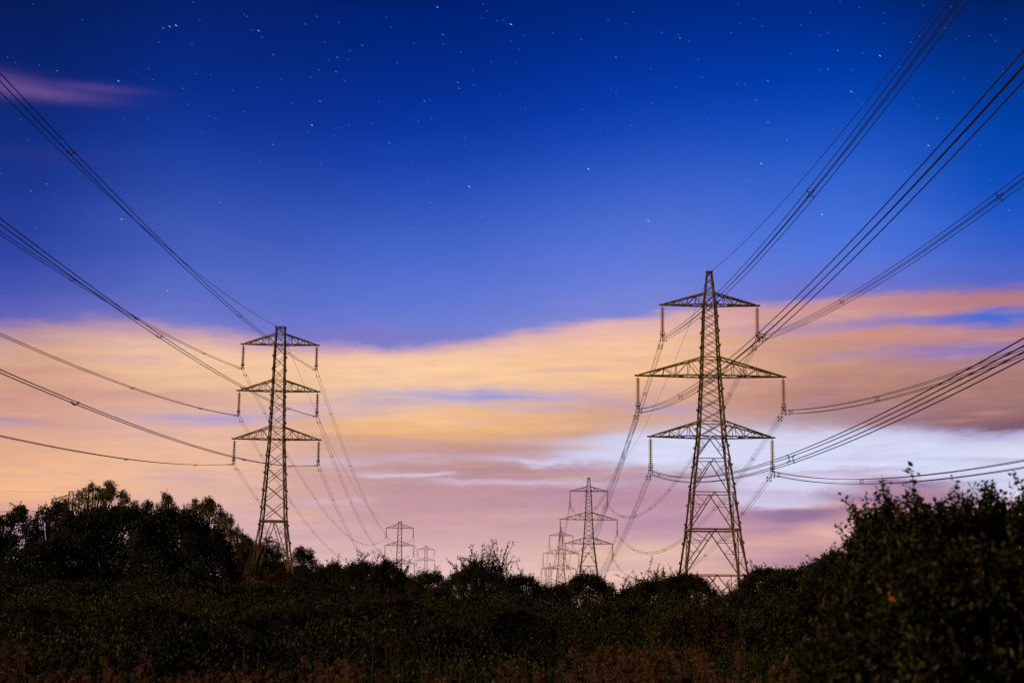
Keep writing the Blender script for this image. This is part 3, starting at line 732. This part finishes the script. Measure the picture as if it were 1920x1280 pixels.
# low scrub between the brambles and the left trees
GS = 'low scrub under the left trees'
for pr, Y, lab in (([(-150,1090),(-60,1072),(20,1082),(90,1098)], 60, 'low dark scrub in front of the trees at the left edge'), ([(50,1105),(120,1088),(200,1092),(275,1108)], 56, 'low dark scrub below the broad round-topped tree'),
                   ([(225,1100),(300,1080),(370,1086),(435,1100)], 62, 'low dark scrub below the dome-crowned tree'), ([(380,1102),(430,1090),(480,1096),(570,1106)], 66, 'low dark scrub just below the left pylon legs')):
    bush('scrub_bush', 'bush', lab, GS, pr, Y, LF_DARK, .085, 26000, .5, shoots=16, shoot_len=.5)
# hedgerow, left to right
def H(label, Y, prof, leaf=.065, n=18000, cr=.36, m=LF_THORN, shoots=22, shoot_len=.6, jag=.6, **kw):
    bush('hawthorn_bush', 'bush', label, GH, prof, Y, m, leaf, int(n * 1.25), cr, fill=kw.pop('fill', .4), shoots=shoots, shoot_len=shoot_len, jag=jag, **kw)
H('low dark bush under the pale tree right of the left pylon', 84, [(545,1085),(575,1068),(600,1063),(625,1060),(650,1072)], .08, cr=.5)
H('spiky dark bush between the left pylon and the arching hawthorn', 76, [(592,1080),(605,1063),(618,1058),(630,1053),(642,1059),(656,1062),(672,1066),(684,1080)], .075, cr=.42, shoots=30, shoot_len=.5, upright=2.5)
H('hawthorn with arching twigs left of the small distant pylon', 70, [(634,1080),(650,1063),(662,1058),(675,1052),(690,1052),(705,1058),(714,1068),(732,1085)], cr=.34, shoots=40, shoot_len=.95, upright=.5)
H('hawthorn peak partly covering the small distant pylon', 66, [(694,1082),(704,1066),(713,1058),(723,1049),(732,1053),(742,1063),(752,1074),(770,1092)], cr=.32, shoots=38, shoot_len=.9, upright=.5)
H('bush sloping down right of the small distant pylon', 68, [(732,1095),(745,1080),(760,1076),(776,1083),(800,1100)], n=12000)
H('ragged pale-tipped bush below the tiniest left pylon', 64, [(764,1105),(776,1084),(788,1076),(797,1074),(805,1074),(813,1068),(821,1077),(829,1085),(844,1105)], .06, 11000, .28, LF_DARK, 30, .5)
H('dark mound under the long upright sprigs mid hedge', 56, [(800,1112),(820,1098),(836,1086),(850,1076),(870,1070),(890,1066),(915,1069),(935,1079),(955,1088),(985,1110)], .055, 30000, .3, LF_DARK, 20, .5)
H('sprig-topped shrub standing highest in the middle of the hedge', 54, [(856,1082),(872,1066),(886,1058),(905,1054),(925,1057),(940,1066),(958,1082)], .055, 7000, .22, LF_DARK, 64, 1.0, .9, upright=1.8)
H('bright-edged bush left of the far right-line pylons', 56, [(932,1105),(950,1088),(962,1080),(974,1076),(986,1072),(998,1084),(1016,1104)], .055, 13000, .28, LF_DARK, 30, .4)
H('low bush in front of the faintest right-line pylon', 58, [(990,1115),(1012,1098),(1030,1100),(1048,1098),(1070,1112)], .06, 12000, .28, LF_DARK, 20, .4)
H('dome-shaped thorn bush in front of the second right-line pylon', 60, [(1038,1112),(1054,1095),(1070,1087),(1090,1079),(1107,1075),(1122,1080),(1136,1091),(1150,1100),(1168,1120)], .06, 24000, .32, shoots=34, shoot_len=.5)
H('low bush right of the dome-shaped thorn bush', 62, [(1134,1125),(1160,1115),(1185,1108),(1220,1112)], .06, 9000, .3)
H('twiggy hawthorn left of the biggest pylon', 60, [(1155,1122),(1172,1102),(1190,1095),(1205,1092),(1220,1089),(1240,1092),(1262,1088),(1284,1100)], .06, 20000, .28, shoots=70, shoot_len=1.1, jag=.9, upright=.9)
H('dense thorn bush covering the left foot of the biggest pylon', 54, [(1230,1112),(1245,1090),(1262,1081),(1285,1074),(1305,1080),(1322,1088),(1336,1103),(1352,1125)], .055, 30000, .3, shoots=30, shoot_len=.4)
H('low thin bush under the middle of the biggest pylon', 50, [(1328,1135),(1350,1122),(1368,1114),(1385,1106),(1402,1104),(1420,1115)], .05, 8000, .22, shoots=34, shoot_len=.7, jag=.9)
H('bush covering the right foot of the biggest pylon', 40, [(1364,1130),(1380,1104),(1395,1088),(1410,1072),(1427,1063),(1445,1067),(1468,1068),(1495,1078)], .045, 30000, .22, shoots=44, shoot_len=.35)
H('long low bush stretching right of the biggest pylon', 34, [(1430,1100),(1448,1078),(1475,1070),(1500,1066),(1515,1058),(1540,1054),(1570,1062),(1590,1080)], .045, 32000, .2, shoots=44, shoot_len=.2)
H('leafy bush rising toward the near thicket at right', 26, [(1512,1085),(1526,1062),(1540,1047),(1555,1040),(1568,1032),(1582,1044),(1597,1056),(1625,1075)], .04, 26000, .17, LF_DARK, 40, .2)
# rounded shrubs standing in the brambles
for k, (x0, x1, yt, Y) in enumerate(((1060,1250,1128,34),(880,1040,1142,30),(1215,1400,1140,27),(640,830,1118,40),(430,600,1140,31),(180,380,1136,33),(-60,150,1128,36),(760,900,1172,22),(1390,1540,1118,24),(300,460,1178,21))):
    w = x1 - x0
    bush('shrub', 'shrub', 'rounded dark shrub swelling up out of the bramble thicket', 'shrubs among the brambles',
         [(x0, yt + 40), (x0 + w * .14, yt + 16), (x0 + w * .32, yt + 3), (x0 + w * .5, yt - 4), (x0 + w * .68, yt + 4), (x0 + w * .86, yt + 18), (x1, yt + 44)], Y,
         (LF_DARK, LF_BRAM3, LF_BRAM2, LF_THORN)[k % 4], .04, 15000, .2, shoots=22, shoot_len=.3, jag=.6)
# near thicket at the right, close to the viewer
GN = 'bushes of the near thicket at right'
def near(label, Y, prof, n, cr=.11, leaf=.032, shoots=90, shoot_len=.32, **kw):
    bush('thicket_bush', 'bush', label, GN, prof, Y, LF_NEAR, leaf, n, cr, dep=kw.pop('dep', 1.0), shoots=shoots, shoot_len=shoot_len, jag=.7, twig_r=.0025, upright=kw.pop('upright', 2.4), rough=1.0, **kw)
near('half-hidden bush sloping down left of the near thicket', 13.5, [(1460,1160),(1490,1122),(1520,1105),(1550,1096),(1590,1085),(1650,1085)], 26000, .13, .036, 40, .2)
near('near bush with leaning leafy shoots, left end of the right thicket', 10.5, [(1590,1110),(1602,1050),(1614,1008),(1628,990),(1642,984),(1656,978),(1670,976),(1695,990),(1750,1005)], 26000, .09)
near('near bush with the tallest single shoot above it', 9.0, [(1660,1030),(1695,1000),(1715,990),(1738,978),(1752,974),(1778,988),(1810,1010)], 22000, .09)
near('near bush with upright shoots at the right edge of the thicket', 9.5, [(1770,1015),(1802,996),(1818,988),(1838,974),(1862,968),(1892,962),(1912,958),(1932,958),(2060,965)], 34000, .09, shoots=130, shoot_len=.33, upright=3)
near('low near bush filling the front of the right thicket', 7.2, [(1545,1230),(1575,1150),(1620,1095),(1690,1058),(1775,1056)], 28000, .11, .035, 80, .2)
near('low near bush in the bottom right corner', 6.6, [(1690,1110),(1790,1062),(1900,1046),(2060,1044)], 32000, .11, .035, 80, .2)

# the single tall shoot
rng = np.random.default_rng(5)
root = empty('sapling_shoot', (at(1716, 1060, 9.2).x, 9.2, 1.6))
tag(root, 'lone leafy shoot standing highest above the near thicket', 'shoot')
tip = at(1711, 880, 9.2) - root.location; low = at(1718, 1005, 9.2) - root.location
pts = [Vector((.05, 0, -1.6)), Vector((0, 0, 0)), low, low.lerp(tip, .5) + Vector((.006, 0, 0)), tip]
mb = MB(); mb.tube(pts, [.006, .004, .003, .0025, .002], 5); mb.build('stem', BARK, root)
lp = []; 
for t in np.linspace(.18, 1.0, 24):
    q = low.lerp(tip, float(t)); lp.append(np.array(q) + rng.normal(size=3) * .006)
lp += [np.array(tip) + rng.normal(size=3) * .02 for _ in range(9)]
leaf_mesh('leaves', np.array(lp), .04, rng, LF_NEAR, root, dirs=unit(rng, len(lp), -.3))

# ------------------------------------------------------------------ bramble sea in the middle ground
rng = np.random.default_rng(77)
BP = []; BD = []; BS = []; BM = []; MOUNDS = []
for i in range(390):
    yy = 14.0 * (54 / 14.0) ** rng.random(); xx = rng.uniform(-1, 1) * (yy * .44 + 2)
    if i >= 330: yy = rng.uniform(45, 52); xx = -22 + 44 * (i - 330 + rng.random()) / 60
    hm = (1.12 + .011 * (yy - 14) * 2.2 + .34 * np.clip((yy - 24) / 22, 0, 1)) * rng.uniform(.68, 1.2)
    if xx < -.2 * yy: hm *= 1.04
    if i >= 330: hm = rng.uniform(2.05, 2.4)
    rx = rng.uniform(.6, 1.9) * (.8 + yy / 60); ry = rx * rng.uniform(.8, 1.2); g = gz(xx, yy)
    MOUNDS.append((xx, yy, g, hm, rx))
    nl = int(2300 * rx * rx * np.clip(26 / yy, .55, 1.5))
    d = unit(rng, nl, .35); d[:, 2] = np.abs(d[:, 2])
    # lumpy surface: each mound carries its own knots of shoots
    kn = unit(rng, rng.integers(9, 22), .6); kn[:, 2] = np.abs(kn[:, 2]); cs = (d @ kn.T).max(1)
    lump = np.clip((cs - .82) / .16, 0, 1)
    r = .66 + .38 * lump - np.abs(rng.normal(size=nl)) * .07 - rng.random(nl) ** 5 * .5 + (rng.random(nl) ** 14) * .22
    BP.append(np.stack([xx + d[:, 0] * r * rx, yy + d[:, 1] * r * ry, g + np.maximum(.03, d[:, 2] * r * hm)], 1))
    BD.append(d + np.array([0, 0, .2])); BS.append(np.full(nl, rng.uniform(.026, .05) * (1 + .5 * np.clip((yy - 18) / 26, 0, 1))))
    BM.append(np.full(nl, rng.choice([0, 0, 1, 2, 2])))
bl = leaf_mesh('brambles', np.concatenate(BP), np.concatenate(BS), rng, [LF_BRAM, LF_BRAM2, LF_BRAM3], None, aspect=.75, lie=.9, mi=np.concatenate(BM), dirs=np.concatenate(BD))
tag(bl, 'dark green bramble thicket covering the middle ground', 'brambles', kind='stuff')
mb = MB()
for i in range(150):
    xx, yy, g_, hm_, rx_ = MOUNDS[rng.integers(len(MOUNDS))]; th = rng.uniform(0, 6.28); ll = rng.uniform(.4, .9)
    hb = g_ + hm_ * .95
    pts = []
    for t in np.linspace(0, 1, 8):
        pts.append((xx + math.cos(th) * ll * t, yy + math.sin(th) * ll * t, hb - .30 + .38 * math.sin(math.pi * t * .8) ))
    mb.tube(pts, [.0045] * 7 + [.002], 4)
cn = mb.build('bramble_canes', CANE); tag(cn, 'thin arching canes poking out of the bramble thicket', 'bramble canes', kind='stuff')

# ------------------------------------------------------------------ dry weeds along the bottom
rng = np.random.default_rng(31)
LPs = []; LPd = []; sm = MB()
spots = []
for c in range(40):                                       # patches of a few plants each
    px0 = rng.uniform(-60, 1620); Y0 = rng.uniform(9.6, 14.2)
    if px0 < 430 and rng.random() < .55: continue
    base = 1244 - (16 if 1020 < px0 < 1460 else 0) + (16 if px0 < 480 else 0) + (26 if px0 > 1480 else 0) + rng.normal() * 15
    for j in range(rng.integers(3, 10)):
        spots.append((px0 + rng.normal() * 34, min(1312, base + abs(rng.normal()) * 26), Y0 + rng.normal() * .3))
for i in range(70): spots.append((rng.uniform(-120, 1700), rng.uniform(1266, 1320), rng.uniform(9.0, 11)))
for i in range(16): spots.append((rng.uniform(-60, 56), 1198 + rng.uniform(0, 34), rng.uniform(14.2, 15.5)))
for px, py, Y in spots:
    tp = np.array(at(px, py, Y)); g = gz(tp[0], Y)
    st = np.array((tp[0] + rng.normal() * .12, Y + rng.normal() * .1, g))
    mid = (st + tp) / 2 + rng.normal(size=3) * .03
    sm.tube([st, mid, tp], [.005, .004, .002], 4, cap=False)
    nb = rng.integers(4, 9)
    for b in range(nb):                                   # side branches of the plume, each a fluffy tuft
        f = 1 - .26 * b / nb * rng.uniform(.6, 1.2)
        c0 = st + (tp - st) * f; o_ = rng.normal(size=3) * np.array([.055, .055, .03]) * (.4 + b / nb)
        c1 = c0 + o_ + np.array([0, 0, .02]); sm.tube([c0, c1], [.002, .0015], 3, cap=False)
        tr_ = rng.normal(size=(90, 3)); tr_ /= np.linalg.norm(tr_, axis=1)[:, None]; LPs.append(c1 + tr_ * rng.uniform(.55, 1.05, (90, 1)) * np.array([.034, .034, .026]) * rng.uniform(.55, 1.25))
    q = rng.random((26, 1)); LPd.append(st + (tp - st) * q * .85 + rng.normal(size=(26, 3)) * .05)
for i in range(70):                                       # bare pale stalks and grass stems
    px = rng.uniform(450, 1500); Y = rng.uniform(10.5, 14); tp = np.array(at(px, rng.uniform(1200, 1262), Y)); g = gz(tp[0], Y)
    sm.tube([(tp[0] + rng.normal() * .15, Y, g), tp], [.004, .0015], 3, cap=False)
W_ = np.concatenate(LPs + LPd); WM = np.concatenate([np.zeros(sum(map(len, LPs)), int), np.ones(sum(map(len, LPd)), int)])
wd = leaf_mesh('dry_weeds', W_, np.where(WM == 0, .014, .03), rng, [LF_WEED, LF_WEEDLEAF], None, aspect=.8, lie=0, mi=WM)
tag(wd, 'reddish-brown dry weeds gone to seed along the bottom edge', 'weeds', kind='stuff')
so = sm.build('weed_stalks', LF_STALK); tag(so, 'thin dry stalks among the reddish weeds', 'weed stalks', kind='stuff')

# ------------------------------------------------------------------ stars
def emis(name, c, s):
    m = bpy.data.materials.new(name); m.use_nodes = True; nt = m.node_tree; nt.nodes.clear()
    e = nt.nodes.new('ShaderNodeEmission'); e.inputs[0].default_value = lin(c); e.inputs[1].default_value = s
    o = nt.nodes.new('ShaderNodeOutputMaterial'); nt.links.new(e.outputs[0], o.inputs[0]); return m
S1, S2, S3 = emis('bright_star', (206, 216, 255), .72), emis('mid_star', (120, 142, 222), .8), emis('faint_star', (75, 100, 195), 1.0)
BR = [(958,46),(1427,307),(330,48),(1216,414),(1541,402),(880,350),(1103,317),(485,58),(1650,105),(222,152),(1741,273),(314,545),(228,411),(820,14),(318,50),(1596,172),(585,235),(1646,541)]
MD = [(107,133),(991,435),(1071,600),(1192,545),(648,470),(580,478),(855,583),(618,624),(1163,538),(1440,152),(1418,188),(1440,230),(1475,262),(1840,548),(1775,590),(858,155),(796,190),(730,268),(512,271),(68,428),(58,358),(632,108),(600,190),(630,135),(770,428),(806,380),(904,407),(412,380),(306,53),(352,610),(88,540),(1892,394),(1405,338),(1553,130),(1571,95),(830,65),(861,166),(88,345),(1757,222),(1155,108),(1275,72)]
rng = np.random.default_rng(9)
FA = [(rng.uniform(0, 1920), rng.uniform(0, 600)) for _ in range(330)]
mb = MB(); RD = 9000.0
ax = (_r * .86 - _u * .51).normalized(); ay = (_r * .51 + _u * .86).normalized()
for lst, hl, hw, mi in ((BR[:7], 3.0, .95, 0), (BR[7:], 2.6, .75, 0), (MD, 2.6, .75, 1), (FA, 2.2, .62, 2)):
    for px, py in lst:
        c = at(px, py, RD) ; k = (c - Vector((0, 0, CAMZ))).length / FPX
        a, b, d_ = ax * hl * k, ay * hw * k, _f * hw * k
        mb.add([c - a, c + b, c + a, c - b, c + d_, c - d_], [(0, 1, 4), (1, 2, 4), (2, 3, 4), (3, 0, 4), (1, 0, 5), (2, 1, 5), (3, 2, 5), (0, 3, 5)], mi)
so = mb.build('stars', [S1, S2, S3]); tag(so, 'small white stars scattered over the deep blue sky', 'stars', kind='stuff')
